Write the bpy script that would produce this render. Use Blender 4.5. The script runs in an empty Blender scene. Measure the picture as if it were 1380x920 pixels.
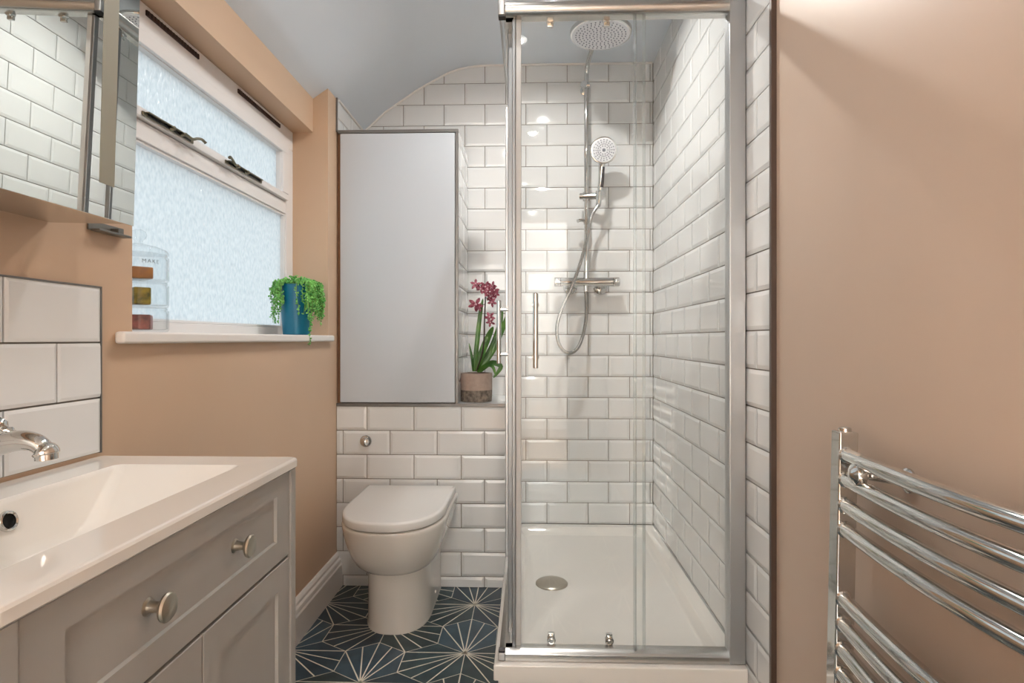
import bpy, bmesh, math, random
from mathutils import Vector, Matrix
random.seed(7)
C = bpy.context.scene.collection
SC = bpy.context.scene
PI = math.pi

# ------------------------------------------------------------------ camera, world, lights, exposure
cam_d = bpy.data.cameras.new('camera'); cam = bpy.data.objects.new('camera', cam_d); C.objects.link(cam)
FPX = 770.0
cam_d.sensor_width = 36.0
cam_d.lens = FPX / 1380 * 36
cam_d.shift_y = -3 / 1380
cam_d.clip_start = 0.02
cam.location = (0, 0, 1.043)
cam.rotation_euler = (PI / 2, 0, math.atan(24 / FPX))
SC.camera = cam

SC.view_settings.view_transform = 'Standard'
SC.view_settings.look = 'None'
SC.view_settings.gamma = 1.0
SC.view_settings.use_curve_mapping = False
SC.view_settings.exposure = 0.32
SC.cycles.max_bounces = 14
SC.cycles.diffuse_bounces = 7
SC.cycles.glossy_bounces = 8
SC.cycles.transmission_bounces = 10
SC.cycles.transparent_max_bounces = 24
SC.cycles.sample_clamp_indirect = 6.0
SC.cycles.caustics_reflective = False
SC.cycles.use_denoising = True

WORLD_STRENGTH = 1.2
w = bpy.data.worlds.new('sky'); SC.world = w; w.use_nodes = True
nt = w.node_tree; nt.nodes.clear()
wo = nt.nodes.new('ShaderNodeOutputWorld'); bg = nt.nodes.new('ShaderNodeBackground')
tc = nt.nodes.new('ShaderNodeTexCoord'); sx = nt.nodes.new('ShaderNodeSeparateXYZ'); cr = nt.nodes.new('ShaderNodeValToRGB')
mr = nt.nodes.new('ShaderNodeMapRange'); mr.inputs[1].default_value = -1; mr.inputs[2].default_value = 1
nt.links.new(tc.outputs['Generated'], sx.inputs[0]); nt.links.new(sx.outputs[2], mr.inputs[0]); nt.links.new(mr.outputs[0], cr.inputs[0])
cr.color_ramp.elements[0].position = 0.40; cr.color_ramp.elements[0].color = (0.42, 0.44, 0.44, 1)
cr.color_ramp.elements[1].position = 0.56; cr.color_ramp.elements[1].color = (0.84, 0.95, 1.0, 1)
nt.links.new(cr.outputs[0], bg.inputs[0]); bg.inputs[1].default_value = WORLD_STRENGTH
nt.links.new(bg.outputs[0], wo.inputs[0])

LAMPS = [(0.08, 2.08, 3.6), (-0.15, 1.45, 1.6), (-0.05, 0.70, 0.9), (0.02, -0.45, 1.6)]      # x, y, watts; window one added to brighten the right wall
LAMP_COL = (1.0, 0.965, 0.915)
CEIL = 2.378
for i, (x, y, p) in enumerate(LAMPS):
    l = bpy.data.lights.new('downlight_lamp', 'AREA'); l.shape = 'DISK'; l.size = 0.04; l.energy = p * 2.3; l.color = LAMP_COL
    l.spread = math.radians(165)
    o = bpy.data.objects.new('downlight_lamp', l); C.objects.link(o); o.location = (x, y, CEIL - 0.012)

# unseen fill lamp added in the hall to brighten the room's low areas
l = bpy.data.lights.new('added_hall_fill', 'POINT'); l.shadow_soft_size = 0.07; l.energy = 600; l.color = (0.93, 0.965, 1.0)
o = bpy.data.objects.new('added_hall_fill', l); C.objects.link(o); o.location = (-0.1, -1.62, 2.33)
# ------------------------------------------------------------------ materials
def lin(c):
    def f(v):
        v /= 255.0
        return v / 12.92 if v <= 0.04045 else ((v + 0.055) / 1.055) ** 2.4
    return (f(c[0]), f(c[1]), f(c[2]), 1)
def pbr(name, col, rough=0.5, metal=0.0, var=0.0, vscale=8.0, bump=0.0, bscale=40.0, coat=0.0, spec=0.5, sub=0.0, col2=None):
    m = bpy.data.materials.new(name); m.use_nodes = True
    n = m.node_tree; b = n.nodes['Principled BSDF']
    c = lin(col)
    b.inputs['Base Color'].default_value = c
    b.inputs['Roughness'].default_value = rough
    b.inputs['Metallic'].default_value = metal
    b.inputs['Coat Weight'].default_value = coat
    b.inputs['Coat Roughness'].default_value = 0.05
    b.inputs['Specular IOR Level'].default_value = spec
    tcn = n.nodes.new('ShaderNodeTexCoord')
    if var or col2:
        nz = n.nodes.new('ShaderNodeTexNoise'); nz.inputs['Scale'].default_value = vscale; nz.inputs['Detail'].default_value = 4
        n.links.new(tcn.outputs['Object'], nz.inputs['Vector'])
        r = n.nodes.new('ShaderNodeValToRGB')
        a = [max(0, v * (1 - var)) for v in c[:3]] + [1]
        d = list(lin(col2)) if col2 else [min(1, v * (1 + var)) for v in c[:3]] + [1]
        r.color_ramp.elements[0].position = .35; r.color_ramp.elements[0].color = a
        r.color_ramp.elements[1].position = .65; r.color_ramp.elements[1].color = d
        n.links.new(nz.outputs['Fac'], r.inputs[0]); n.links.new(r.outputs[0], b.inputs['Base Color'])
    if bump:
        nz = n.nodes.new('ShaderNodeTexNoise'); nz.inputs['Scale'].default_value = bscale; nz.inputs['Detail'].default_value = 3
        n.links.new(tcn.outputs['Object'], nz.inputs['Vector'])
        bp = n.nodes.new('ShaderNodeBump'); bp.inputs['Strength'].default_value = bump; bp.inputs['Distance'].default_value = 0.004
        n.links.new(nz.outputs['Fac'], bp.inputs['Height']); n.links.new(bp.outputs[0], b.inputs['Normal'])
    return m
def glass_mat(name, tint=(0.985, 0.993, 0.99), refl=1.0, rough=0.0):
    m = bpy.data.materials.new(name); m.use_nodes = True; n = m.node_tree; n.nodes.clear()
    o = n.nodes.new('ShaderNodeOutputMaterial'); t = n.nodes.new('ShaderNodeBsdfTransparent'); g = n.nodes.new('ShaderNodeBsdfGlossy')
    t.inputs[0].default_value = (*tint, 1); g.inputs['Roughness'].default_value = rough
    lw = n.nodes.new('ShaderNodeLayerWeight'); lw.inputs[0].default_value = 0.5
    f = n.nodes.new('ShaderNodeMath'); f.operation = 'POWER'; f.inputs[1].default_value = 5.0
    n.links.new(lw.outputs['Facing'], f.inputs[0])
    mu = n.nodes.new('ShaderNodeMath'); mu.operation = 'MULTIPLY_ADD'; mu.inputs[1].default_value = 0.9 * refl; mu.inputs[2].default_value = 0.03 * refl
    mu.use_clamp = True
    mx = n.nodes.new('ShaderNodeMixShader')
    n.links.new(f.outputs[0], mu.inputs[0]); n.links.new(mu.outputs[0], mx.inputs[0])
    n.links.new(t.outputs[0], mx.inputs[1]); n.links.new(g.outputs[0], mx.inputs[2]); n.links.new(mx.outputs[0], o.inputs[0])
    return m
def pane_mat():
    m = bpy.data.materials.new('hammered_glass'); m.use_nodes = True; n = m.node_tree; n.nodes.clear()
    o = n.nodes.new('ShaderNodeOutputMaterial'); t = n.nodes.new('ShaderNodeBsdfTranslucent'); g = n.nodes.new('ShaderNodeBsdfGlossy')
    t.inputs[0].default_value = (0.89, 0.92, 0.94, 1); g.inputs['Roughness'].default_value = 0.15
    tcn = n.nodes.new('ShaderNodeTexCoord'); v = n.nodes.new('ShaderNodeTexVoronoi'); v.inputs['Scale'].default_value = 120
    v.feature = 'SMOOTH_F1'
    nz = n.nodes.new('ShaderNodeTexNoise'); nz.inputs['Scale'].default_value = 120; nz.inputs['Detail'].default_value = 1
    mp = n.nodes.new('ShaderNodeMapping'); mp.inputs['Scale'].default_value = (1, 1, 0.5); n.links.new(tcn.outputs['Object'], mp.inputs['Vector'])
    cr_ = n.nodes.new('ShaderNodeValToRGB'); cr_.color_ramp.elements[0].position = .28; cr_.color_ramp.elements[0].color = (0.82, 0.85, 0.87, 1)
    cr_.color_ramp.elements[1].position = .62; cr_.color_ramp.elements[1].color = (0.955, 0.965, 0.97, 1)
    n.links.new(nz.outputs['Fac'], cr_.inputs[0]); n.links.new(cr_.outputs[0], t.inputs[0])
    ad = n.nodes.new('ShaderNodeMath'); ad.operation = 'ADD'
    n.links.new(mp.outputs[0], v.inputs['Vector']); n.links.new(mp.outputs[0], nz.inputs['Vector'])
    n.links.new(v.outputs['Distance'], ad.inputs[0]); n.links.new(nz.outputs['Fac'], ad.inputs[1])
    b = n.nodes.new('ShaderNodeBump'); b.inputs['Strength'].default_value = 1.0; b.inputs['Distance'].default_value = 0.0035
    n.links.new(ad.outputs[0], b.inputs['Height'])
    n.links.new(b.outputs[0], t.inputs['Normal']); n.links.new(b.outputs[0], g.inputs['Normal'])
    mx = n.nodes.new('ShaderNodeMixShader'); mx.inputs[0].default_value = 0.05
    n.links.new(t.outputs[0], mx.inputs[1]); n.links.new(g.outputs[0], mx.inputs[2]); n.links.new(mx.outputs[0], o.inputs[0])
    return m
def emit_mat(name, col, s):
    m = bpy.data.materials.new(name); m.use_nodes = True; n = m.node_tree; n.nodes.clear()
    o = n.nodes.new('ShaderNodeOutputMaterial'); e = n.nodes.new('ShaderNodeEmission')
    e.inputs[0].default_value = (*col, 1); e.inputs[1].default_value = s; n.links.new(e.outputs[0], o.inputs[0])
    return m
def vcol_mat(name, rough, var=0.25):
    m = bpy.data.materials.new(name); m.use_nodes = True; n = m.node_tree; b = n.nodes['Principled BSDF']
    a = n.nodes.new('ShaderNodeAttribute'); a.attribute_name = 'tint'
    tcn = n.nodes.new('ShaderNodeTexCoord'); nz = n.nodes.new('ShaderNodeTexNoise'); nz.inputs['Scale'].default_value = 18; nz.inputs['Detail'].default_value = 5
    n.links.new(tcn.outputs['Object'], nz.inputs['Vector'])
    mr_ = n.nodes.new('ShaderNodeMapRange'); mr_.inputs[1].default_value = .3; mr_.inputs[2].default_value = .7; mr_.inputs[3].default_value = 1 - var; mr_.inputs[4].default_value = 1 + var
    n.links.new(nz.outputs['Fac'], mr_.inputs[0])
    mx = n.nodes.new('ShaderNodeVectorMath'); mx.operation = 'SCALE'
    n.links.new(a.outputs['Color'], mx.inputs[0]); n.links.new(mr_.outputs[0], mx.inputs['Scale'])
    n.links.new(mx.outputs[0], b.inputs['Base Color']); b.inputs['Roughness'].default_value = rough
    return m

PAINT = pbr('peach_wall_paint', (201, 172, 145), 0.42, var=0.015, vscale=3, bump=0.02, bscale=90)
PAINTR = pbr('peach_paint_cool_lit', (198, 176, 158), 0.38, var=0.015, vscale=3, bump=0.02, bscale=90)  # peach wall paint greyed to hold the cooler window light on the right
CEILP = pbr('white_ceiling_paint', (217, 224, 232), 0.45, var=0.01, vscale=3)
GROUT = pbr('grey_grout', (128, 122, 114), 0.9, var=0.08, vscale=30)
TILE = pbr('white_glazed_tile', (221, 222, 222), 0.06, var=0.012, vscale=5, spec=0.5)
WHITE = pbr('white_gloss_paint', (228, 224, 220), 0.3, var=0.01)
UPVC = pbr('white_window_plastic', (230, 228, 228), 0.3)
CERAMIC = pbr('white_ceramic', (230, 226, 220), 0.07, coat=0.4)
LIDP = pbr('white_toilet_plastic', (232, 231, 229), 0.16)
GREYP = pbr('grey_cabinet_paint', (164, 162, 158), 0.38, var=0.03, vscale=6, bump=0.03, bscale=60)
GREYD = pbr('grey_cabinet_inside', (110, 108, 105), 0.6)
CHROME = pbr('polished_chrome', (212, 212, 210), 0.06, 1.0)
SATIN = pbr('satin_aluminium', (196, 194, 190), 0.26, 1.0)
SATIN2 = pbr('bright_aluminium', (186, 187, 188), 0.36, 1.0)
ALUG = pbr('grey_aluminium', (142, 144, 146), 0.4, 1.0)
HOSEM = pbr('ribbed_steel_hose', (168, 168, 166), 0.16, 1.0)
NICKEL = pbr('brushed_nickel', (188, 180, 166), 0.28, 1.0)
MIRROR = pbr('mirror_silver', (232, 236, 234), 0.005, 1.0)
FROST = pbr('frosted_strip', (140, 138, 124), 0.55)
BLACKH = pbr('dark_hole', (20, 18, 16), 0.6)
BROWN = pbr('brown_plastic_slot', (58, 34, 24), 0.6)
STAYM = pbr('aged_metal', (132, 126, 108), 0.3, 1.0)
TRIMB = pbr('brown_edge_trim', (82, 66, 58), 0.4)
TRIMG = pbr('grey_edge_trim', (120, 118, 116), 0.35, 0.6)
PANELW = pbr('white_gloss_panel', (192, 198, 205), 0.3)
GLASS = glass_mat('shower_glass')
JARG = glass_mat('jar_glass', (0.975, 0.985, 0.99), 1.2)
SEAL = glass_mat('clear_seal_strip', (0.88, 0.90, 0.90), 1.8, 0.15)
SEALW = pbr('translucent_white_seal', (186, 187, 186), 0.3)
PANE = pane_mat()
TEAL = pbr('teal_plastic', (8, 108, 140), 0.32, var=0.04)
SOIL = pbr('dark_soil', (40, 30, 22), 0.95, bump=0.6, bscale=120)
LEAFG = pbr('succulent_green', (64, 150, 60), 0.4, col2=(140, 208, 110), vscale=45, var=0.15)
ORCL = pbr('orchid_leaf_green', (44, 92, 30), 0.35, col2=(84, 134, 46), vscale=14, var=0.1)
STEMM = pbr('dark_stem', (58, 34, 34), 0.5)
PETAL = pbr('burgundy_petal', (122, 24, 54), 0.5, col2=(190, 110, 130), vscale=70, var=0.1)
PETALC = pbr('pale_petal_centre', (222, 180, 190), 0.5)
POTA = pbr('beige_concrete', (172, 152, 140), 0.75, var=0.06, vscale=60)
POTB = pbr('dark_wood_glaze', (92, 80, 70), 0.6, col2=(140, 126, 112), vscale=70, var=0.2)
FLOORT = vcol_mat('blue_cement_tile', 0.32)
FLOORL = pbr('cream_inlay_line', (226, 221, 206), 0.5, var=0.06, vscale=20)
SOAPO = pbr('orange_wrapper', (206, 140, 74), 0.4, col2=(170, 120, 80), vscale=50, var=0.1)
SOAPG = pbr('green_label_wrapper', (70, 84, 32), 0.4, col2=(178, 160, 60), vscale=55, var=0.1)
SOAPY = pbr('yellow_wrapper_label', (196, 178, 90), 0.4)
SOAPP = pbr('pink_wrapper', (198, 120, 116), 0.4, col2=(120, 90, 90), vscale=60, var=0.1)
INK = pbr('grey_ink', (120, 130, 138), 0.5)
DOORW = pbr('white_door_paint', (226, 222, 216), 0.35)
GLOW = emit_mat('lamp_glow', LAMP_COL, 14)
NOZ = pbr('grey_nozzle_rubber', (122, 125, 134), 0.5)
PLATE = pbr('white_spray_plate', (222, 222, 226), 0.25)
DARKG = pbr('dark_handle_grip', (62, 60, 64), 0.25)

# ------------------------------------------------------------------ mesh helpers
class MB:
    def __init__(s): s.bm = bmesh.new()
    def face(s, vs, mi=0):
        try:
            f = s.bm.faces.new(vs); f.material_index = mi; f.smooth = True; return f
        except ValueError: return None
    def quad(s, pts, mi=0): return s.face([s.bm.verts.new(p) for p in pts], mi)
    def box(s, x0, x1, y0, y1, z0, z1, bev=0.0, mi=0, seg=2):
        t = bmesh.new(); bmesh.ops.create_cube(t, size=1)
        bmesh.ops.scale(t, vec=(x1 - x0, y1 - y0, z1 - z0), verts=t.verts)
        bmesh.ops.translate(t, vec=((x0 + x1) / 2, (y0 + y1) / 2, (z0 + z1) / 2), verts=t.verts)
        if bev: bmesh.ops.bevel(t, geom=t.edges[:], offset=bev, segments=seg, profile=0.5, affect='EDGES')
        s.merge(t, mi); return s
    def merge(s, t, mi=0, mat=None):
        if mat is not None: bmesh.ops.transform(t, matrix=mat, verts=t.verts)
        mp = {}
        for v in t.verts: mp[v] = s.bm.verts.new(v.co)
        for f in t.faces: s.face([mp[v] for v in f.verts], mi)
        t.free()
    def loft(s, loops, mi=0, cap0=True, cap1=True, closed=True):
        rows = [[s.bm.verts.new(p) for p in l] for l in loops]
        n = len(rows[0])
        for a, b in zip(rows, rows[1:]):
            for i in range(n if closed else n - 1):
                j = (i + 1) % n
                s.face([a[i], a[j], b[j], b[i]], mi)
        if cap0: s.face(rows[0][::-1], mi)
        if cap1: s.face(rows[-1], mi)
        return s
    def tube(s, pts, r, n=12, mi=0, cap=True):
        pts = [Vector(p) for p in pts]; k = len(pts)
        rs = r if isinstance(r, (list, tuple)) else [r] * k
        loops = []; up = None
        for i, p in enumerate(pts):
            d = (pts[min(i + 1, k - 1)] - pts[max(i - 1, 0)]).normalized()
            if up is None:
                up = Vector((0, 0, 1)) if abs(d.z) < 0.9 else Vector((1, 0, 0))
            a = (up - d * up.dot(d)).normalized(); b = d.cross(a); up = a
            loops.append([p + (a * math.cos(2 * PI * q / n) + b * math.sin(2 * PI * q / n)) * rs[i] for q in range(n)])
        return s.loft(loops, mi, cap, cap)
    def lathe(s, prof, loc=(0, 0, 0), axis=(0, 0, 1), n=32, mi=0, cap0=True, cap1=True):
        ax = Vector(axis).normalized(); q = Vector((0, 0, 1)).rotation_difference(ax); L = Vector(loc)
        loops = [[L + q @ Vector((r * math.cos(2 * PI * i / n), r * math.sin(2 * PI * i / n), z)) for i in range(n)] for r, z in prof]
        return s.loft(loops, mi, cap0, cap1)
    def prism(s, poly, axis, a0, a1, mi=0):
        # poly: 2-d points in the two other axes (in x,y,z order)
        def P(p, a):
            return (a, p[0], p[1]) if axis == 'x' else ((p[0], a, p[1]) if axis == 'y' else (p[0], p[1], a))
        return s.loft([[P(p, a0) for p in poly], [P(p, a1) for p in poly]], mi)
    def done(s, name, mats, parent=None, sharp=35):
        bmesh.ops.recalc_face_normals(s.bm, faces=s.bm.faces[:])
        me = bpy.data.meshes.new(name); s.bm.to_mesh(me); s.bm.free()
        for m in (mats if isinstance(mats, (list, tuple)) else [mats]): me.materials.append(m)
        me.set_sharp_from_angle(angle=math.radians(sharp))
        o = bpy.data.objects.new(name, me); C.objects.link(o)
        wn = o.modifiers.new('weighted_normal', 'WEIGHTED_NORMAL'); wn.keep_sharp = True; wn.weight = 80
        if parent is not None:
            o.parent = parent
            if parent.type == 'EMPTY': o.matrix_parent_inverse = Matrix.Translation(parent.location).inverted()
        return o
def tag(o, label, cat, group=None):
    o['label'] = label; o['category'] = cat
    if group: o['group'] = group
    return o
def thing(name, label, cat, loc, group=None):
    o = bpy.data.objects.new(name, None); C.objects.link(o); o.location = loc; o.empty_display_size = 0.05
    return tag(o, label, cat, group)
def struct(o): o['kind'] = 'structure'; return o
def smooth_path(pts, n=8):
    pts = [Vector(p) for p in pts]; out = []
    for i in range(len(pts) - 1):
        p0 = pts[max(i - 1, 0)]; p1 = pts[i]; p2 = pts[i + 1]; p3 = pts[min(i + 2, len(pts) - 1)]
        for k in range(n):
            t = k / n
            out.append(0.5 * ((2 * p1) + (p2 - p0) * t + (2 * p0 - 5 * p1 + 4 * p2 - p3) * t * t + (3 * p1 - p0 - 3 * p2 + p3) * t ** 3))
    out.append(pts[-1]); return out

# metro tiles laid on a vertical plane: origin + u*uax, normal nax
ZT0 = 0.148; PU = 0.2; PV = 0.102
def tiles(mb, org, uax, nax, u0, u1, z0, z1, off, mi=1, bev=0.011, gap=0.0016, h0=0.0028, h1=0.0054):
    org = Vector(org); uax = Vector(uax); nax = Vector(nax)
    k = math.floor((z0 - ZT0) / PV)
    while ZT0 + k * PV < z1 - 0.004:
        za, zb = ZT0 + k * PV, ZT0 + (k + 1) * PV
        o = off(k); j = math.floor((u0 - o) / PU)
        while o + j * PU < u1 - 0.004:
            ua, ub = o + j * PU, o + (j + 1) * PU; j += 1
            a0, a1 = max(ua + gap, u0), min(ub - gap, u1); c0, c1 = max(za + gap, z0), min(zb - gap, z1)
            if a1 - a0 < 0.006 or c1 - c0 < 0.006: continue
            b0, b1 = max(ua + gap + bev, a0), min(ub - gap - bev, a1); d0, d1 = max(za + gap + bev, c0), min(zb - gap - bev, c1)
            if b1 <= b0: b0 = b1 = (a0 + a1) / 2; b0 -= .001; b1 += .001
            if d1 <= d0: d0 = d1 = (c0 + c1) / 2; d0 -= .001; d1 += .001
            tl = [random.uniform(-.00022, .00022) for _ in range(3)]
            def P(u, z, h, t=False):
                e = 0
                if t: e = tl[0] + (1 if u == b1 else -1) * tl[1] + (1 if z == d1 else -1) * tl[2]
                return org + uax * u + Vector((0, 0, z)) + nax * (h + e)
            A = [mb.bm.verts.new(P(u, z, 0)) for u, z in ((a0, c0), (a1, c0), (a1, c1), (a0, c1))]
            B = [mb.bm.verts.new(P(u, z, h0)) for u, z in ((a0, c0), (a1, c0), (a1, c1), (a0, c1))]
            D = [mb.bm.verts.new(P(u, z, h1, True)) for u, z in ((b0, d0), (b1, d0), (b1, d1), (b0, d1))]
            for q in range(4):
                r = (q + 1) % 4
                mb.face([A[q], A[r], B[r], B[q]], mi); mb.face([B[q], B[r], D[r], D[q]], mi)
            mb.face(D, mi)
        k += 1

# ------------------------------------------------------------------ setting
XL = -0.818; XR = 0.594; XP = 0.606; YB = 2.777; YX = 2.391; YF = -1.25
W0, W1 = 1.151, 2.292         # window opening along the left wall
XREC = -0.879                 # set-back wall above the window
# floor: hexagonal cement tiles with rays
mb = MB()
mb.box(-1.0, 0.75, YF - 0.1, 2.95, -0.08, 0.0005)
R6 = 0.1 / math.cos(PI / 6); D6 = 0.2
verts_t = []
tint = {}
base_cols = [(48, 70, 84), (40, 62, 74), (52, 72, 78), (38, 58, 70), (44, 62, 66), (58, 80, 94)]
for i in range(-8, 9):
    for j in range(-18, 14):
        if (j % 3) != 0: pass
star0 = Vector((-0.2155, 1.891)); A1 = Vector((0, 0.3464)); A2 = Vector((0.3, 0.1732))
for i in range(-4, 4):
    for j in range(-14, 8):
        st = star0 + A1 * j + A2 * i
        if not (-1.2 < st.x < 0.95 and YF - 0.3 < st.y < 3.1): continue
        for ang in (90, 210, 330):
            d = Vector((math.cos(math.radians(ang)), math.sin(math.radians(ang))))
            c = st + d * R6
            if not (-1.0 < c.x < 0.75 and YF - 0.1 < c.y < 2.95): continue
            vs = [c + Vector((math.cos(math.radians(ang + 60 * k)), math.sin(math.radians(ang + 60 * k)))) * (R6 - 0.0016) for k in range(6)]
            f = mb.quad([(v.x, v.y, 0.0012) for v in vs], 1)
            f.smooth = False
            tint[len(tint)] = (f, lin(random.choice(base_cols)))
            # five rays from the star corner: to the three far corners and the two mid edges between them
            full = [c + Vector((math.cos(math.radians(ang + 60 * k)), math.sin(math.radians(ang + 60 * k)))) * R6 for k in range(6)]
            tg = [full[5], (full[5] + full[0]) / 2, full[0], (full[0] + full[1]) / 2, full[1], (full[4] + full[5]) / 2 if False else None]
            for t in tg:
                if t is None: continue
                dr = (t - st).normalized(); pr = Vector((-dr.y, dr.x)) * 0.0021
                a = st + dr * 0.002; b = t - dr * 0.0012
                mb.quad([(a.x - pr.x, a.y - pr.y, 0.0018), (b.x - pr.x, b.y - pr.y, 0.0018), (b.x + pr.x, b.y + pr.y, 0.0018), (a.x + pr.x, a.y + pr.y, 0.0018)], 2)
lay = mb.bm.loops.layers.float_color.new('tint')
for f, c in tint.values():
    for l in f.loops: l[lay] = c
floor = struct(mb.done('floor', [FLOORL, FLOORT, FLOORL]))

# ceiling: flat, rolling down in a slope towards the window wall
prof = [(-1.05, 1.905), (-0.88, 2.018), (-0.833, 2.050), (-0.80, 2.072), (-0.705, 2.158), (-0.63, 2.208), (-0.558, 2.257), (-0.50, 2.290), (-0.449, 2.317), (-0.40, 2.342),
        (-0.35, 2.360), (-0.30, 2.370), (-0.25, 2.375), (-0.2, 2.3775), (0.8, CEIL)]
poly = prof + [(0.8, 2.6), (-1.05, 2.6)]
mb = MB(); mb.prism(poly, 'y', YF - 0.1, 2.95)
struct(mb.done('ceiling', CEILP, sharp=25))
# white filler bead along the ceiling edge at the tiled end wall
mb = MB(); mb.tube([(x, YB - 0.003, z - 0.003) for x, z in prof[2:-1]] + [(XR - .004, YB - 0.003, CEIL - 0.003)], 0.0055, 8)
mb.tube([(XL + 0.008, YB - 0.003, 2.055), (XL + 0.008, 2.40, 2.055)], 0.0055, 8)
struct(mb.done('trim_1', WHITE))

# left wall with window opening
mb = MB()
mb.box(-1.02, XL, YF, 2.85, -0.02, 1.036)
mb.box(-1.02, XL, YF, W0, 1.036, 2.2)
mb.box(-1.02, XL, W1, 2.85, 1.036, 2.2)
mb.box(-1.02, XREC, W0, W1, 1.882, 2.2)
mb.box(-1.02, -0.965, W0, W1, 1.84, 1.882)
tiles(mb, (XL, 0, 0), (0, 1, 0), (1, 0, 0), YX + 0.001, YB, 1.925, 2.09, lambda k: 2.585 + (0.1 if k % 2 else 0), mi=2)
mb.box(XL, XL + 0.007, YX - 0.006, YX + 0.001, 1.92, 2.062, mi=3)
struct(mb.done('wall_left', [PAINT, GROUT, TILE, TRIMG], sharp=9))
# back wall, tiled
mb = MB()
mb.box(-1.0, 0.72, YB + 0.006, 2.95, -0.02, 2.42, mi=0)
tiles(mb, (0, YB + 0.006, 0), (1, 0, 0), (0, -1, 0), XL + 0.002, XR - 0.001, ZT0, 2.39, lambda k: -0.019 + (0 if k % 2 else 0.102), mi=1)
struct(mb.done('wall_back', [GROUT, TILE], sharp=9))
# right wall: painted, tiled in the shower
mb = MB()
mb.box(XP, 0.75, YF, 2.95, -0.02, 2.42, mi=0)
mb.box(XR + 0.0062, XP + .001, 1.434, YB + 0.006, 0.0, 2.379, mi=1)
tiles(mb, (XR + 0.0062, 0, 0), (0, 1, 0), (-1, 0, 0), 1.434, YB, 0.003, 2.39, lambda k: 2.124 + (0.1 if k % 2 else 0), mi=2)
mb.box(XR - 0.001, XP + 0.003, 1.423, 1.4345, 0.0, 2.379, mi=3)
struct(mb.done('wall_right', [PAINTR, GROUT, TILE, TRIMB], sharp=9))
# wall behind the camera with an open doorway added to let fill light in
mb = MB()
DX0, DX1, DZ = -0.76, 0.30, 1.98
mb.box(-1.0, DX0, YF - 0.1, YF, -0.02, 2.42); mb.box(DX1, 0.75, YF - 0.1, YF, -0.02, 2.42); mb.box(DX0, DX1, YF - 0.1, YF, DZ, 2.42)
struct(mb.done('wall_front', PAINT))
mb = MB()
for y0, y1 in ((YF, YF + .018), (YF - .118, YF - .1)):
    mb.box(DX0 - .07, DX0 + .005, y0, y1, 0, DZ + .07, .003); mb.box(DX1 - .005, DX1 + .07, y0, y1, 0, DZ + .07, .003); mb.box(DX0 + .005, DX1 - .005, y0, y1, DZ - .005, DZ + .07, .003)
struct(mb.done('trim_3', DOORW))
# unseen hall added beyond the doorway; its lit walls brighten the room
mb = MB()
mb.box(-1.3, -1.2, -3.4, YF - .1, -.08, 2.5); mb.box(1.2, 1.3, -3.4, YF - .1, -.08, 2.5); mb.box(-1.3, 1.3, -3.5, -3.4, -.08, 2.5); mb.box(-1.3, 1.3, -3.4, YF - .1, 2.42, 2.55); mb.box(-1.3, -1.0, YF - .1, YF, -.08, 2.5); mb.box(0.75, 1.3, YF - .1, YF, -.08, 2.5)
struct(mb.done('wall_hall', pbr('white_hall_paint', (226, 224, 220), .6)))
mb = MB(); mb.box(-1.2, 1.2, -3.4, YF - .1, -0.08, 0.0)
floor_h = struct(mb.done('floor_hall', pbr('oak_floor', (150, 120, 90), .4, var=.15, vscale=6)))
mb = MB(); mb.lathe([(.09, 2.4195), (.09, 2.412), (.075, 2.405), (.02, 2.403)], (-0.1, -1.62, 0), n=32)  # plate added so the unseen hall fill light has a fitting
tag(mb.done('added_lamp_base', DOORW), 'white round base added above the unseen fill lamp in the hall', 'ceiling lamp')
# boxed-in cistern: low tiled wall, ledge
BR = -0.102
mb = MB()
mb.box(XL - .01, BR - 0.0062, YX + 0.006, YB + 0.004, -0.01, 0.766, mi=0)
tiles(mb, (0, YX + 0.006, 0), (1, 0, 0), (0, -1, 0), XL + 0.002, BR, 0.003, 0.760, lambda k: -0.288 + (0 if k % 2 else 0.098), mi=1)
tiles(mb, (BR - 0.0062, 0, 0), (0, 1, 0), (1, 0, 0), YX + 0.004, YB, ZT0 + .002, 0.760, lambda k: 2.5 + (0 if k % 2 else 0.1), mi=1)
mb.box(-0.30, BR, YX + 0.004, YB - 0.001, 0.763, 0.772, .001, mi=1)
mb.box(XL + .001, BR, YX - 0.001, YX + 0.004, 0.760, 0.773, mi=2)
struct(mb.done('wall_cistern', [GROUT, TILE, TRIMG], sharp=9))
# skirting board on the left
mb = MB()
sk = [(XL - .002, 0), (XL + 0.026, 0), (XL + 0.026, 0.095), (XL + 0.022, 0.101), (XL + 0.022, 0.108), (XL + 0.0195, 0.116), (XL + 0.013, 0.121), (XL + 0.013, 0.131), (XL + 0.009, 0.138), (XL + 0.004, 0.142), (XL - .002, 0.142)]
mb.prism(sk, 'y', 1.068, YX + .004)
struct(mb.done('baseboard_left', WHITE, sharp=28))
# splashback tiles over the basin
mb = MB()
mb.box(XL - .002, XL + 0.0025, 0.2, 1.056, 0.829, 1.141, mi=0)
ZS, PVS = ZT0, PV
ZT0, PV = 0.829 - 0.104 * 0, 0.104
tiles(mb, (XL + 0.0025, 0, 0), (0, 1, 0), (1, 0, 0), 0.2, 1.0545, 0.829, 1.1395, lambda k: 1.056 + (0 if k % 2 == 0 else 0.1), mi=1, bev=0.006, h0=0.004, h1=0.0055)
ZT0, PV = ZS, PVS
mb.box(XL - .001, XL + 0.0085, 1.0545, 1.0575, 0.829, 1.1425, mi=2)
mb.box(XL - .001, XL + 0.0085, 0.2, 1.0575, 1.1395, 1.1425, mi=2)
o = struct(mb.done('trim_2', [GROUT, TILE, TRIMG], sharp=9))
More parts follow.
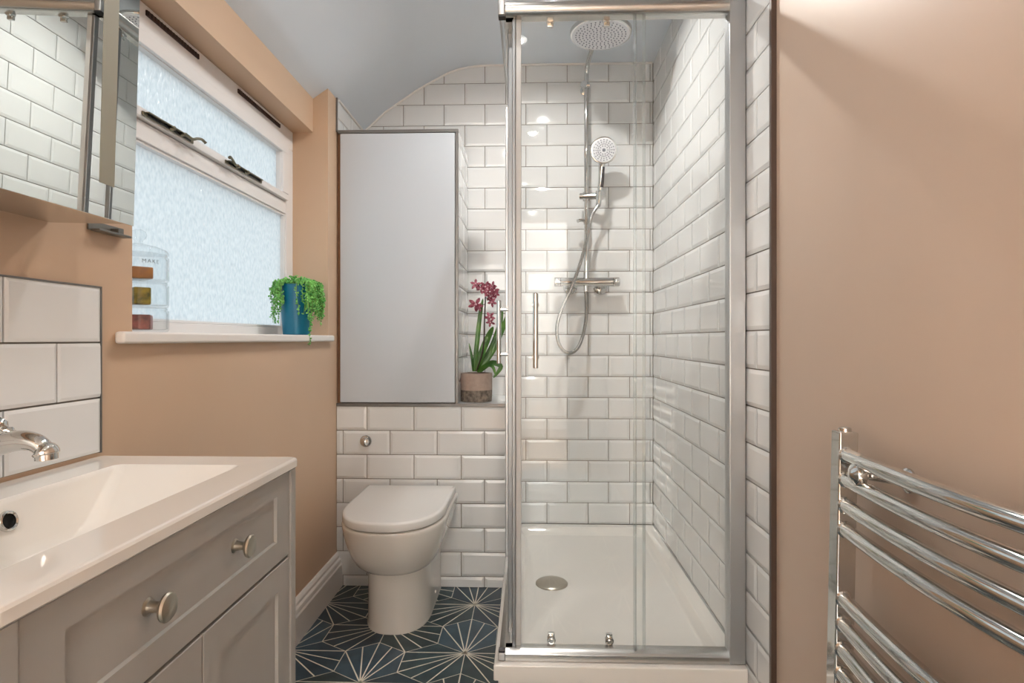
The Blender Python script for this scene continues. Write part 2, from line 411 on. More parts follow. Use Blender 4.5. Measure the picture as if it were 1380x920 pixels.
# window
win = thing('window_1', 'x', 'x', (-0.97, (W0 + W1) / 2, 1.058)); del win['label']; del win['category']; struct(win)
XW = -0.961
mb = MB()
mb.box(-1.02, XW, W0, W1, 1.052, 1.088, .004)
mb.box(-1.02, XW, W0, W1, 1.806, 1.8815, .004)
mb.box(-1.02, XW, W0, 1.235, 1.088, 1.806, .004); mb.box(-1.02, XW, 2.228, W1, 1.088, 1.806, .004)
mb.box(-1.02, XW, 1.235, 2.228, 1.537, 1.585, .004)
# stepped glazing bead round the fixed lower light
for (a, b, c, d) in ((1.235, 2.228, 1.088, 1.096), (1.235, 2.228, 1.529, 1.537), (1.235, 1.243, 1.096, 1.529), (2.220, 2.228, 1.096, 1.529)):
    mb.box(-1.0, XW - 0.006, a, b, c, d, .002)
mb.done('window_frame', UPVC, win)
mb = MB()
for (a, b, c, d) in ((1.24, 2.223, 1.587, 1.611), (1.24, 2.223, 1.767, 1.803), (1.24, 1.285, 1.611, 1.767), (2.168, 2.223, 1.611, 1.767)):
    mb.box(-1.0, XW + 0.014, a, b, c, d, .004)
for (a, b, c, d) in ((1.283, 2.170, 1.609, 1.614), (1.283, 2.170, 1.764, 1.769), (1.283, 1.288, 1.614, 1.764), (2.165, 2.170, 1.614, 1.764)):
    mb.box(-1.0, XW + 0.004, a, b, c, d, .002)
sash = mb.done('sash', UPVC, win)
mb = MB(); mb.box(-0.978, -0.974, 1.28, 2.172, 1.606, 1.770); mb.done('pane', PANE, sash)
mb = MB(); mb.box(-0.986, -0.982, 1.233, 2.230, 1.086, 1.540); mb.done('pane', PANE, win)
for y0, y1 in ((1.40, 1.627), (1.85, 2.165)):
    mb = MB(); mb.box(XW - .002, XW + 0.0045, y0, y1, 1.8535, 1.867, .001)
    n = int((y1 - y0) / 0.012)
    for i in range(n):
        y = y0 + (i + .5) * (y1 - y0) / n
        mb.box(XW + .004, XW + 0.0062, y - .0016, y + .0016, 1.855, 1.866)
    mb.done('vent', BROWN, win)
for y0, y1, s in ((1.345, 1.595, 1), (1.725, 2.005, -1)):
    mb = MB()
    xs = XW + 0.0145
    mb.box(xs - .001, xs + 0.004, y0 + 0.02, y1 - 0.02, 1.591, 1.601, .0015)
    mb.box(xs + .003, xs + 0.013, y0 + 0.03, y1 - 0.06 if s > 0 else y1 - 0.03, 1.5985, 1.602, .001)
    ye = y1 if s > 0 else y0
    mb.tube(smooth_path([(xs + .014, ye - s * 0.075, 1.599), (xs + .018, ye - s * .05, 1.594), (xs + .02, ye - s * .03, 1.602), (xs + .022, ye - s * .012, 1.606), (xs + .026, ye, 1.600)], 5), [.004] * 20 + [.005], 8)
    mb.lathe([(.006, 0), (.006, .012), (.004, .014)], (xs + .004, (y0 + y1) / 2, 1.596), (1, 0, 0), 12)
    mb.lathe([(.005, 0), (.005, .012), (.003, .014)], (xs + .004, ye - s * .08, 1.596), (1, 0, 0), 12)
    st = mb.done('window_stay', STAYM, win)
    mb = MB(); mb.box(xs + .0035, xs + 0.0055, y0 + 0.035, y1 - 0.035, 1.592, 1.598, .0006); mb.done('slot', BLACKH, st)
mb = MB()
mb.box(-0.99, XL + .001, W0 - .002, W1 + .002, 1.034, 1.0585)
mb.box(XL + .0005, -0.797, 1.098, 2.312, 1.034, 1.0585, .006, seg=3)
mb.done('window_sill', WHITE, win)

# ceiling downlights (overhead)
for i, (x, y, p) in enumerate(LAMPS):
    t = thing('downlight', ['round recessed downlight in the ceiling above the shower', 'round recessed downlight added in the ceiling in front of the window to light the right wall', 'round recessed downlight in the ceiling beside the washbasin', 'round recessed downlight in the ceiling nearest the door'][i], 'downlight', (x, y, CEIL), 'recessed ceiling downlights')
    mb = MB(); mb.lathe([(0.038, -.002), (0.038, -.008), (0.044, -.009), (0.047, -.004), (0.047, 0.0)], (x, y, CEIL), n=32, cap0=False, cap1=False); mb.done('bezel', CHROME, t)
    mb = MB(); mb.lathe([(0.038, -.002), (0.03, -.003)], (x, y, CEIL), n=32); mb.done('lens', GLOW, t)

# ------------------------------------------------------------------ shower tray
tr = thing('shower_tray', 'low white rectangular shower tray in the tiled corner', 'shower tray', (0.25, 2.16, 0))
X0, X1, Y0, Y1 = -0.10, XR - 0.001, 1.567, YB - 0.001
def rrect(x0, x1, y0, y1, r, z, n=6):
    p = []
    for cx, cy, a in ((x1 - r, y1 - r, 0), (x0 + r, y1 - r, 90), (x0 + r, y0 + r, 180), (x1 - r, y0 + r, 270)):
        for k in range(n + 1):
            t = math.radians(a + 90 * k / n); p.append((cx + r * math.cos(t), cy + r * math.sin(t), z))
    return p
mb = MB()
L = [rrect(X0 + .012, X1, Y0 + .012, Y1, .004, 0.0), rrect(X0 + .012, X1, Y0 + .012, Y1, .004, 0.104), rrect(X0, X1, Y0, Y1, .006, 0.106), rrect(X0, X1, Y0, Y1, .006, 0.143), rrect(X0 + .002, X1 - .001, Y0 + .002, Y1 - .001, .006, 0.1467), rrect(X0 + .006, X1 - .003, Y0 + .006, Y1 - .003, .006, 0.148),
     rrect(X0 + .052, X1 - .045, Y0 + .075, Y1 - .04, .03, 0.148), rrect(X0 + .058, X1 - .05, Y0 + .081, Y1 - .046, .032, 0.1462), rrect(X0 + .075, X1 - .068, Y0 + .1, Y1 - .066, .04, 0.124), rrect(X0 + .088, X1 - .08, Y0 + .115, Y1 - .08, .04, 0.119), rrect(0.02, 0.16, 2.1, 2.25, .05, 0.116)]
mb.loft(L); mb.done('tray', CERAMIC, tr)
mb = MB(); mb.lathe([(.061, 0.1155), (.061, 0.119), (.058, .122), (.05, .126), (.03, .1285), (.004, .129)], (0.083, 2.172, 0), n=40)
mb.done('waste_cover', NICKEL, tr)

# ------------------------------------------------------------------ shower enclosure
en = thing('shower_enclosure', 'chrome framed corner shower enclosure with clear glass sliding doors', 'shower enclosure', (-0.07, 1.6, 0.148))
ZB, ZTOP = 0.149, 1.988
def sect(prof, axis, a0, a1, mats, name, mi=0):
    m = MB(); m.prism(prof, axis, a0, a1, mi); return m.done(name, mats, en, 40)
# rounded top rails, flat bottom rails
def railprof(c, zc, s, rw=0.02, rh=0.021):      # D profile, round towards the room
    p = []
    for k in range(13):
        t = math.radians(-90 + 180 * k / 12); p.append((c - s * rw * 1.0 * math.cos(t), zc + rh * math.sin(t)))
    return p + [(c + s * 0.022, zc + rh), (c + s * 0.022, zc - rh)]
sect(railprof(1.603, 1.966, 1), 'y' if False else 'x', -0.068, 0.549, SATIN, 'top_rail')
sect(railprof(-0.068, 1.966, 1), 'y', 1.603, 2.385, SATIN, 'top_rail')
sect([(1.588, ZB), (1.625, ZB), (1.625, ZB + .030), (1.604, ZB + .030), (1.592, ZB + .02), (1.588, ZB + .018)], 'x', -0.068, 0.549, SATIN, 'bottom_rail')
sect([(-0.086, ZB), (-0.05, ZB), (-0.05, ZB + .030), (-0.07, ZB + .030), (-0.082, ZB + .02), (-0.086, ZB + .018)], 'y', 1.603, 2.385, SATIN, 'bottom_rail')
mb = MB(); mb.box(-0.0885, -0.068, 1.581, 1.603, 1.943, 1.9885, .005); mb.box(-0.0875, -0.067, 1.583, 1.604, 1.938, 1.944, .001, mi=1); mb.done('corner_cap', [SATIN2, BLACKH], en)
mb = MB(); mb.box(-0.088, -0.068, 1.586, 1.604, ZB, ZB + .022, .003); mb.box(-0.087, -0.069, 1.587, 1.603, ZB + .022, ZB + .031, .002, mi=1); mb.done('corner_cap', [SATIN2, DARKG], en)
mb = MB(); mb.box(0.549, XR - .0005, 1.588, 1.63, ZB, 2.03, .003); mb.done('wall_profile', SATIN2, en)
mb = MB(); mb.box(-0.101, -0.062, 2.352, YX - .001, ZB, 2.0, .003); mb.done('wall_profile', SATIN2, en)
GZ0, GZ1 = ZB + .024, 1.95
def roller(parent, x, y, z, ax):
    m = MB()
    a = Vector((0, 1, 0)) if ax == 'y' else Vector((1, 0, 0))
    m.lathe([(.010, -.012), (.012, -.010), (.012, .004), (.009, .006)], (x, y, z), a, 20)
    m.lathe([(.005, -.016), (.005, .008)], (x, y, z), a, 12)
    if ax == 'y': m.box(x - .009, x + .009, y - .005, y + .005, z - .012 if z < 1 else z - .02, z + .018 if z < 1 else z + .012, .002)
    else: m.box(x - .005, x + .005, y - .009, y + .009, z - .012 if z < 1 else z - .02, z + .018 if z < 1 else z + .012, .002)
    return m.done('roller', CHROME, parent)
def bar_handle(parent, p0, out, z0, z1):
    # vertical bar standing off the glass on two pegs; out = vector from glass to bar
    m = MB(); P = Vector(p0); o = Vector(out); b = P + o
    m.tube([(b.x, b.y, z0), (b.x, b.y, z0 + .002), (b.x, b.y, z1 - .002), (b.x, b.y, z1)], [.0062, .0075, .0075, .0062], 20)
    for z in (z0 + .03, z1 - .03):
        m.tube([(P.x, P.y, z), (b.x, b.y, z)], .0055, 14)
        m.lathe([(.010, 0), (.010, .004), (.008, .005)], (P.x, P.y, z), o, 20)
        m.lathe([(.010, 0), (.010, .005), (.007, .008)], P - o.normalized() * .006 + Vector((0, 0, z)), -o, 20)
    return m.done('handle', CHROME, parent)
# front: fixed pane by the wall, sliding door behind it
mb = MB(); mb.box(0.295, 0.549, 1.602, 1.608, GZ0, GZ1); fp = mb.done('fixed_panel', GLASS, en)
mb = MB(); mb.box(0.290, 0.297, 1.599, 1.615, GZ0, GZ1, .002); mb.done('seal', SEAL, fp)
mb = MB(); mb.box(-0.036, 0.321, 1.616, 1.622, GZ0, GZ1); dr = mb.done('sliding_door', GLASS, en)
mb = MB(); mb.box(-0.050, -0.040, 1.611, 1.627, GZ0, GZ1, .002); mb.done('edge_profile', ALUG, dr)
mb = MB(); mb.box(-0.0395, -0.024, 1.6135, 1.6245, GZ0, GZ1, .002); mb.done('seal', SEALW, dr)
mb = MB(); mb.box(0.317, 0.324, 1.608, 1.624, GZ0, GZ1, .002); mb.done('seal', SEAL, dr)
bar_handle(dr, (0.016, 1.616, 0), (0, -0.04, 0), 0.963, 1.17)
for x in (0.061, 0.225): roller(dr, x, 1.630, ZB + .042, 'y')
for x in (0.058, 0.218): roller(dr, x, 1.630, 1.950, 'y')
# side: fixed pane against the cistern wall, sliding door pushed open a little
mb = MB(); mb.box(-0.074, -0.068, 2.03, 2.354, GZ0, GZ1); fp = mb.done('fixed_panel', GLASS, en)
mb = MB(); mb.box(-0.060, -0.054, 1.70, 2.06, GZ0, GZ1); ds = mb.done('sliding_door', GLASS, en)
mb = MB(); mb.box(-0.065, -0.049, 1.687, 1.699, GZ0, GZ1, .003); mb.done('edge_profile', ALUG, ds)
bar_handle(ds, (-0.060, 1.85, 0), (-0.040, 0, 0), 0.964, 1.169)
for y in (1.72, 2.03): roller(ds, -0.047, y, ZB + .042, 'x')
for y in (1.72, 2.03): roller(ds, -0.047, y, 1.950, 'x')

# ------------------------------------------------------------------ shower fittings
YR_ = 2.712
XS = 0.267
ss = thing('shower_mixer', 'chrome bar shower valve with riser rail and round rain head on tiles', 'shower', (XS, YR_, 1.314))
mb = MB()
mb.tube([(0.153, YR_, 1.314), (0.385, YR_, 1.314)], .0215, 24)
for x in (0.195, 0.34):
    mb.lathe([(.034, 0), (.034, .006), (.028, .012), (.017, .016), (.017, .07)], (x, YB, 1.292), (0, -1, 0.25), 24)
mb.lathe([(.014, 0), (.014, .03), (.011, .034)], (XS, YR_, 1.33), (0, 0, 1), 20)
mb.lathe([(.010, 0), (.010, .03)], (XS - .002, YR_, 1.30), (0, 0, -1), 16)
vb = mb.done('valve_body', CHROME, ss)
for s, a, b in ((-1, 0.153, 0.115), (1, 0.385, 0.423)):
    mb = MB(); mb.lathe([(.0225, 0), (.0225, .006), (.020, .0075), (.0228, .009), (.0228, .034), (.020, abs(b - a))], (a, YR_, 1.314), (s, 0, 0), 24)
    mb.box(a + s * .02 - .004, a + s * .02 + .004, YR_ - .028, YR_ - .02, 1.31, 1.326, .002)
    mb.done('valve_knob', CHROME, ss)
mb = MB()
Z1 = 2.338
mb.tube([(XS, YR_, 1.34), (XS, YR_, Z1 - .05)] + [(XS + 0.001 * k, YR_ - .05 + .05 * math.cos(k * PI / 12), Z1 - .05 + .05 * math.sin(k * PI / 12)) for k in range(1, 7)] + [(0.285, 2.33, Z1 - .004)], .0105, 18)
rr = mb.done('riser_rail', CHROME, ss)
mb = MB(); mb.lathe([(.02, 0), (.02, .006), (.011, .01), (.011, .055)], (XS - .004, YB, 2.243), (0, -1, 0), 20); mb.tube([(XS - .012, YR_, 2.243), (XS + .014, YR_, 2.243)], .016, 20)
mb.lathe([(.014, -.004), (.016, .004)], (XS - .012, YR_ - .012, 2.243), (-.4, -1, 0), 16)
mb.done('wall_bracket', CHROME, ss)
HC = Vector((0.287, 2.325, 2.275)); HA = Vector((0.02, 0.0, 1)).normalized()
mb = MB(); mb.lathe([(.116, -.001), (.122, .0), (.125, .006), (.125, .014), (.118, .018), (.05, .022), (.025, .03), (.016, .045), (.016, .062)], HC, HA, 48)
rh = mb.done('rain_head', CHROME, ss)
mb = MB(); mb.lathe([(.002, -.0022), (.114, -.0022), (.116, -.0002)], HC, HA, 48, mi=0)
for ring, cnt in ((.0, 1), (.016, 6), (.03, 12), (.044, 17), (.058, 22), (.072, 27), (.086, 32), (.1, 36)):
    for k in range(cnt):
        a = 2 * PI * k / cnt + ring * 30
        p = HC + Vector((ring * math.cos(a), ring * math.sin(a), -.002 - .02 * ring * math.cos(a)))
        mb.lathe([(.0030, 0), (.0022, -.003)], p, HA, 6, mi=1)
mb.done('spray_plate', [PLATE, NOZ], rh)
# slider that carries the handset, and the little hose guide
mb = MB(); mb.tube([(0.236, YR_ - .004, 1.717), (0.309, YR_ - .02, 1.714)], .0155, 20); mb.lathe([(.017, -.02), (.017, .02)], (XS, YR_, 1.717), (0, 0, 1), 20)
mb.lathe([(.0168, -.02), (.0195, -.021), (.0215, .017), (.0185, .018), (.0168, -.02)], (0.3265, YR_ - .034, 1.716), (0.1, -.3, 1), 24, cap0=False, cap1=False)
mb.done('slider', CHROME, ss)
mb = MB(); mb.lathe([(.014, -.014), (.014, .014)], (XS, YR_, 1.60), (0, 0, 1), 18); mb.tube(smooth_path([(XS, YR_, 1.60), (XS - .025, YR_ - .01, 1.604), (XS - .042, YR_ - .02, 1.598)], 4), [.008] * 8 + [.009], 10); mb.done('hose_guide', CHROME, ss)
# hand shower with hose
def bp(px, py, Y):
    a = math.atan(24 / FPX); u = (px - 690) / FPX; v = (457 - py) / FPX
    d = Vector((-math.sin(a) + u * math.cos(a), math.cos(a) + u * math.sin(a), v)); return d * (Y / d.y) + Vector((0, 0, 1.043))
hs = thing('hand_shower', 'chrome hand shower with white spray face clipped on the rail', 'hand shower', (0.327, YR_ - .032, 1.72))
hc = Vector((0.338, 2.63, 1.908)); ha = Vector((-0.02, -1, -0.22)).normalized()
mb = MB(); mb.lathe([(.054, .012), (.060, .010), (.0615, .003), (.058, -.008), (.044, -.018), (.02, -.026), (.004, -.028)], hc, ha, 40); hh = mb.done('shower_head', CHROME, hs)
mb = MB(); mb.lathe([(.002, .0145), (.052, .0145), (.0545, .0118)], hc, ha, 40)
q = Vector((0, 0, 1)).rotation_difference(ha)
for k in range(20):
    a = 2 * PI * k / 20
    for r in (.018, .027, .036, .045):
        if r == .018 and k % 2: continue
        mb.lathe([(.0032, 0), (.0024, .003)], hc + q @ Vector((r * math.cos(a), r * math.sin(a), .0143)), ha, 6, mi=1)
mb.lathe([(.008, 0), (.006, .002)], hc + q @ Vector((0, 0, .0143)), ha, 16, mi=1)
mb.done('spray_plate', [PLATE, NOZ], hh)
hb = Vector((0.324, YR_ - .032, 1.70))
mb = MB(); pth = smooth_path([hc + Vector((-.004, .02, -.04)), hc + Vector((-.006, .024, -.08)), hc.lerp(hb, .65) + Vector((0.001, .0, 0)), hb + Vector((0.0035, -.0105, .036))], 5)
mb.tube(pth, [.016 - .004 * i / len(pth) for i in range(len(pth))], 16); gr = mb.done('handle', CHROME, hs)
mb = MB(); mb.tube([p + Vector((.004, -.006, 0)) for p in pth[4:-2]], .0095, 12); mb.done('grip', DARKG, gr)
mb = MB(); mb.lathe([(.011, .036), (.0125, .03), (.0125, -.03), (.009, -.04)], hb, (0.1, -.3, 1), 16); mb.done('hose_nut', CHROME, hs)
hp = [hb + Vector((-.002, .004, -.03)), bp(797, 292, 2.675), bp(790, 325, 2.665), bp(781, 358, 2.655), bp(769, 390, 2.65), bp(758, 414, 2.65), bp(751, 438, 2.65), bp(752, 459, 2.65), bp(759, 472, 2.652), bp(769, 475.5, 2.655), bp(779, 468, 2.665), bp(786, 450, 2.68), bp(790, 425, 2.70), Vector((XS - .002, YR_, 1.267))]
hp = smooth_path(hp, 14)
mb = MB(); mb.tube(hp, [.0078 + (.0008 if i % 2 else 0) for i in range(len(hp))], 10); mb.done('hose', HOSEM, hs, 60)

# ------------------------------------------------------------------ boxed cupboard above the toilet
cb = thing('wall_cupboard', 'tall white flush-front cupboard above the toilet with grey edging', 'cupboard', (-0.55, 2.58, 0.775))
CX0, CX1, CZ0, CZ1 = -0.816, -0.300, 0.7735, 1.925
mb = MB()
mb.box(CX0 + .002, CX1 - .006, YX + 0.02, YB - .002, CZ0, CZ1, mi=0)
tiles(mb, (CX1 - .006, 0, 0), (0, 1, 0), (1, 0, 0), YX + .006, YB - .002, CZ0, CZ1, lambda k: YX + .006 + (0 if k % 2 else .1), mi=1)
mb.done('carcass', [GROUT, TILE], cb, 9)
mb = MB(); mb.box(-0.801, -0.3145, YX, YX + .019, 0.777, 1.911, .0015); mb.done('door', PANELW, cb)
mb = MB()
mb.box(CX0 + .004, CX1, YX - .002, YX + .0195, 1.9125, 1.926, .001); mb.box(-0.3125, CX1, YX - .002, YX + .0195, CZ0, 1.9125, .001)
mb.done('edge_trim', TRIMG, cb)
mb = MB(); mb.box(CX0 + .001, -0.804, YX + .010, YX + .0195, CZ0, 1.9125); mb.done('gap_strip', pbr('brown_gap_fill', (120, 84, 58), .7, var=.1, vscale=20), cb)  # brown strip set in the gap between wall and door

# ------------------------------------------------------------------ toilet
to = thing('toilet', 'white back-to-wall toilet with closed soft D-shaped lid', 'toilet', (-0.485, 2.2, 0))
XT = -0.490
def dshape(hw, yf, yb, z, e=2.35, front=0.24, n=30, xc=XT, shrink=0):
    pts = []
    yc = yf + front
    pts.append((xc + hw, yb, z))
    for k in range(4): pts.append((xc + hw, yb + (yc - yb) * (k + 1) / 5, z))
    for k in range(n + 1):
        t = PI * k / n; c, s_ = math.cos(t), math.sin(t)
        pts.append((xc + hw * math.copysign(abs(c) ** (2 / e), c), yc - front * abs(s_) ** (2 / e), z))
    for k in range(4): pts.append((xc - hw, yc + (yb - yc) * (k + 1) / 5, z))
    pts.append((xc - hw, yb, z))
    return pts
yb = YX - .002
mb = MB()
secs = [(.118, 2.0, .0, .17), (.1185, 1.998, .008, .17), (.116, 2.002, .016, .17), (.115, 2.002, .12, .17), (.115, 2.0, .200, .17), (.1155, 1.998, .214, .17), (.121, 1.985, .217, .175), (.134, 1.955, .228, .19), (.149, 1.925, .250, .205), (.163, 1.901, .283, .22), (.174, 1.885, .32, .23), (.182, 1.874, .355, .235), (.1865, 1.868, .385, .24), (.187, 1.866, .395, .24), (.185, 1.868, .400, .24), (.179, 1.874, .402, .235)]
loops = []
for hw, yf, z, fr in secs:
    loops.append(dshape(hw, yf, yb, z, front=fr))
mb.loft(loops); mb.done('pan', CERAMIC, to, 48)
mb = MB(); mb.loft([dshape(.170, 1.878, 2.345, .4022), dshape(.174, 1.874, 2.348, .404), dshape(.174, 1.874, 2.348, .409), dshape(.170, 1.878, 2.345, .411)]); mb.done('seat', LIDP, to, 50)
mb = MB(); mb.loft([dshape(.176, 1.872, 2.352, .4055), dshape(.1805, 1.865, 2.357, .4065), dshape(.1835, 1.862, 2.36, .411), dshape(.1835, 1.862, 2.36, .430), dshape(.182, 1.8635, 2.359, .4345), dshape(.178, 1.868, 2.356, .4372), dshape(.172, 1.874, 2.35, .438), dshape(.08, 1.98, 2.28, .4385)]); mb.done('lid', LIDP, to, 50)
for s in (-1, 1):
    mb = MB(); mb.tube([(XT + s * .055, 2.371, .412), (XT + s * .115, 2.371, .412)], .0095, 14); mb.done('hinge', CHROME, to)
mb = MB(); mb.lathe([(.006, 0), (.006, .002), (.004, .004)], (XT + .1155, 2.25, .045), (1, 0, 0), 14); mb.done('screw_cap', LIDP, to)
# chrome flush button on the tiles
mb = MB(); mb.lathe([(.025, .0), (.025, .003), (.022, .007), (.015, .008), (.015, .011), (.0185, .016), (.017, .023), (.009, .027), (.001, .028)], (-0.692, YX + .0005, 0.6135), (0, -1, 0), 28)
tag(mb.done('flush_button', CHROME), 'round chrome flush push button on tiles above the toilet', 'flush button')

# ------------------------------------------------------------------ vanity unit and basin
va = thing('vanity_cabinet', 'grey painted shaker vanity cabinet under the white basin', 'cabinet', (-0.63, 0.76, 0))
XV = -0.443; VZ = 0.8012
mb = MB()
mb.box(XL + .002, XV - .02, 0.468, 1.040, 0.08, 0.098); mb.box(XL + .002, XL + .016, 0.468, 1.040, 0.098, 0.70)
mb.box(XL + .03, XV - .05, 0.475, 1.040, 0.0, 0.08); mb.box(XV - .06, XV - .0205, 0.49, 1.038, 0.640, 0.648)
mb.done('carcass', GREYD, va)
for y0, y1 in ((0.458, 0.479), (1.0405, 1.062)):
    mb = MB(); mb.box(XL + .002, XV + .003, y0, y1, 0.0, VZ, .0015); mb.done('end_panel', GREYP, va)
mb = MB(); mb.box(XV - .06, XV - .002, 0.480, 1.040, 0.01, 0.075, .001); mb.done('plinth', GREYP, va)
def shaker(y0, y1, z0, z1, fw_y, fw_z0, fw_z1, name):
    m = MB(); x = XV; th = .02; rec = .0055
    o0 = [(y0, z0), (y1, z0), (y1, z1), (y0, z1)]
    i0 = [(y0 + fw_y, z0 + fw_z0), (y1 - fw_y, z0 + fw_z0), (y1 - fw_y, z1 - fw_z1), (y0 + fw_y, z1 - fw_z1)]
    e = .0012
    def ins(p, d): return [(p[0][0] + d, p[0][1] + d), (p[1][0] - d, p[1][1] + d), (p[2][0] - d, p[2][1] - d), (p[3][0] + d, p[3][1] - d)]
    m.loft([[(x - th, *q) for q in o0], [(x - e, *q) for q in o0], [(x, *q) for q in ins(o0, e)], [(x, *q) for q in i0], [(x - rec, *q) for q in ins(i0, .0012)]])
    return m.done(name, GREYP, va, 20)
dw = shaker(0.4815, 1.0385, 0.648, 0.8008, 0.050, 0.0385, 0.0348, 'drawer')
def knob(y, z, par):
    m = MB(); m.lathe([(.0105, 0), (.0105, .002), (.0075, .004), (.0062, .012), (.0066, .017), (.0125, .021), (.0165, .0235), (.0172, .026), (.0155, .0285), (.008, .0302), (.001, .0306)], (XV - .007, y, z), (1, 0, 0), 28)
    return m.done('knob', NICKEL, par)
knob(0.855, 0.729, dw); knob(0.657, 0.729, dw)
shaker(0.7625, 1.0385, 0.082, 0.643, 0.045, 0.05, 0.045, 'door'); shaker(0.4815, 0.7595, 0.082, 0.643, 0.045, 0.05, 0.045, 'door')
ba = thing('washbasin', 'white ceramic inset washbasin top on the grey vanity', 'washbasin', (-0.63, 0.76, 0.8))
mb = MB()
bx0, bx1, by0, by1 = XL + .0005, -0.4365, 0.452, 1.066
L = [rrect(bx0 + .004, bx1 - .004, by0 + .004, by1 - .004, .006, 0.8015), rrect(bx0, bx1, by0, by1, .008, 0.805), rrect(bx0, bx1, by0, by1, .008, 0.817), rrect(bx0 + .001, bx1 - .0015, by0 + .0015, by1 - .0015, .008, 0.8203), rrect(bx0 + .004, bx1 - .005, by0 + .005, by1 - .005, .008, 0.822),
     rrect(-0.732, -0.508, 0.52, 0.992, .014, 0.8215), rrect(-0.730, -0.511, 0.523, 0.989, .014, 0.8195), rrect(-0.726, -0.516, 0.53, 0.984, .014, 0.814),
     rrect(-0.712, -0.540, 0.60, 0.912, .02, 0.752), rrect(-0.704, -0.555, 0.625, 0.885, .03, 0.738), rrect(-0.69, -0.575, 0.655, 0.85, .035, 0.733), rrect(-0.655, -0.61, 0.735, 0.78, .02, 0.730)]
mb.loft(L, cap0=False); mb.done('basin', CERAMIC, ba, 24)
ovc = Vector((-0.7205, 0.766, 0.792)); ova = Vector((0.97, 0, 0.24))
mb = MB(); mb.lathe([(.010, -.004), (.010, .0035), (.0118, .005), (.0135, .004), (.0145, .001), (.0145, -.002)], ovc, ova, 28, cap0=False, cap1=False)
ovr = mb.done('overflow_ring', CHROME, ba)
mb = MB(); mb.lathe([(.0101, .001), (.001, .001)], ovc, ova, 24); mb.done('hole', BLACKH, ovr)
mb = MB(); mb.lathe([(.03, .731), (.03, .734), (.026, .736), (.001, .7375)], (-0.632, 0.757, 0), n=28); mb.done('waste', CHROME, ba)
# mixer tap
tp = thing('basin_tap', 'chrome mixer tap with cross handles on the basin', 'tap', (-0.772, 0.742, 0.822))
ty = 0.742; tx = -0.772
mb = MB(); mb.lathe([(.027, .8222), (.027, .829), (.022, .834), (.020, .86), (.023, .875), (.024, .895), (.02, .908), (.016, .914), (.008, .92), (.001, .921)], (tx, ty, 0), n=28)
mb.done('body', CHROME, tp)
mb = MB()
sp = smooth_path([(tx + .008, ty, .866), (tx + .035, ty, .888), (tx + .065, ty, .902), (tx + .092, ty, .908), (tx + .113, ty, .905), (tx + .125, ty, .896), (tx + .1275, ty, .889)], 5)
mb.tube(sp, [.0125 + .0015 * math.sin(i / 6) for i in range(len(sp) - 6)] + [.0135, .0145, .0152, .0152, .0148, .0142], 18)
mb.lathe([(.0128, 0), (.0128, .008), (.010, .009)], (tx + .1275, ty, .891), (0.05, 0, -1), 20)
mb.done('spout', CHROME, tp)
for s in (-1, 1):
    mb = MB(); a = Vector((0.36, s * .52, .78)).normalized(); b0 = Vector((tx, ty + s * .012, .878))
    mb.lathe([(.014, 0), (.013, .02), (.010, .028), (.012, .046), (.012, .062), (.007, .067)], b0, a, 20)
    c = b0 + a * .056
    u = a.cross(Vector((1, 0, .1))).normalized(); v = a.cross(u)
    for d in (u, v, -u, -v):
        mb.tube([c, c + d * .02, c + d * .027, c + d * .031], [.0042, .0046, .0068, .0035], 12)
    mb.done('cross_handle', CHROME, tp)

# ------------------------------------------------------------------ mirror cabinet
mc = thing('mirror_cabinet', 'mirrored wall cabinet with a vertical frosted light strip', 'mirror cabinet', (XL, 0.65, 1.243))
MX = -0.672
mb = MB(); mb.box(XL + .001, MX - .006, 0.30, 0.947, 1.2415, 1.98, .0015); mb.done('body', pbr('brushed_body', (206, 200, 192), .22, .85), mc)
mb = MB(); mb.box(MX - .005, MX, 0.298, 0.950, 1.239, 1.982, .0008, mi=0); md = mb.done('mirror_door', MIRROR, mc)
mb = MB(); mb.box(MX - .003, MX + .0004, 0.870, 0.902, 1.292, 1.93); mb.done('light_strip', FROST, md)
mc.rotation_euler = (0, math.radians(1.6), 0)
mb = MB(); mb.box(XL + .0005, XL + .004, 1.03, 1.122, 1.246, 1.264, .001); mb.box(XL + .003, XL + .022, 1.034, 1.12, 1.2445, 1.249, .0015); mb.box(XL + .003, XL + .02, 1.085, 1.092, 1.248, 1.258, .001)
tag(mb.done('metal_bracket', pbr('dull_grey_metal', (128, 126, 122), .35, .9)), 'small grey metal bracket on the peach wall under the mirror cabinet', 'bracket')

# ------------------------------------------------------------------ towel radiator
ra = thing('towel_radiator', 'chrome ladder towel radiator with bowed bars on the right wall', 'towel radiator', (0.60, 0.77, 0.88))
zs = [.839, .796, .7505, .708, .586, .542, .498, .455, .33, .287, .243, .2]
for y0, y1 in ((1.020, 1.050), (0.490, 0.520)):
    mb = MB(); mb.box(0.544, 0.577, y0, y1, 0.12, 0.879, .003, seg=3)
    mb.lathe([(.0105, .878), (.0105, .884), (.0075, .886), (.001, .886)], (0.5605, (y0 + y1) / 2, 0), n=20)
    mb.done('post', CHROME, ra)
for z in zs:
    pts = []
    for k in range(25):
        t = k / 24; pts.append((0.5575 - 0.018 * math.sin(PI * t), 1.0215 - t * 0.503, z))
    mb = MB(); mb.tube(pts, .0124, 20); mb.lathe([(.0150, 0), (.0150, .003), (.0126, .005)], (0.5578, 1.021, z), (-.15, -1, 0), 20); mb.done('bar', CHROME, ra)
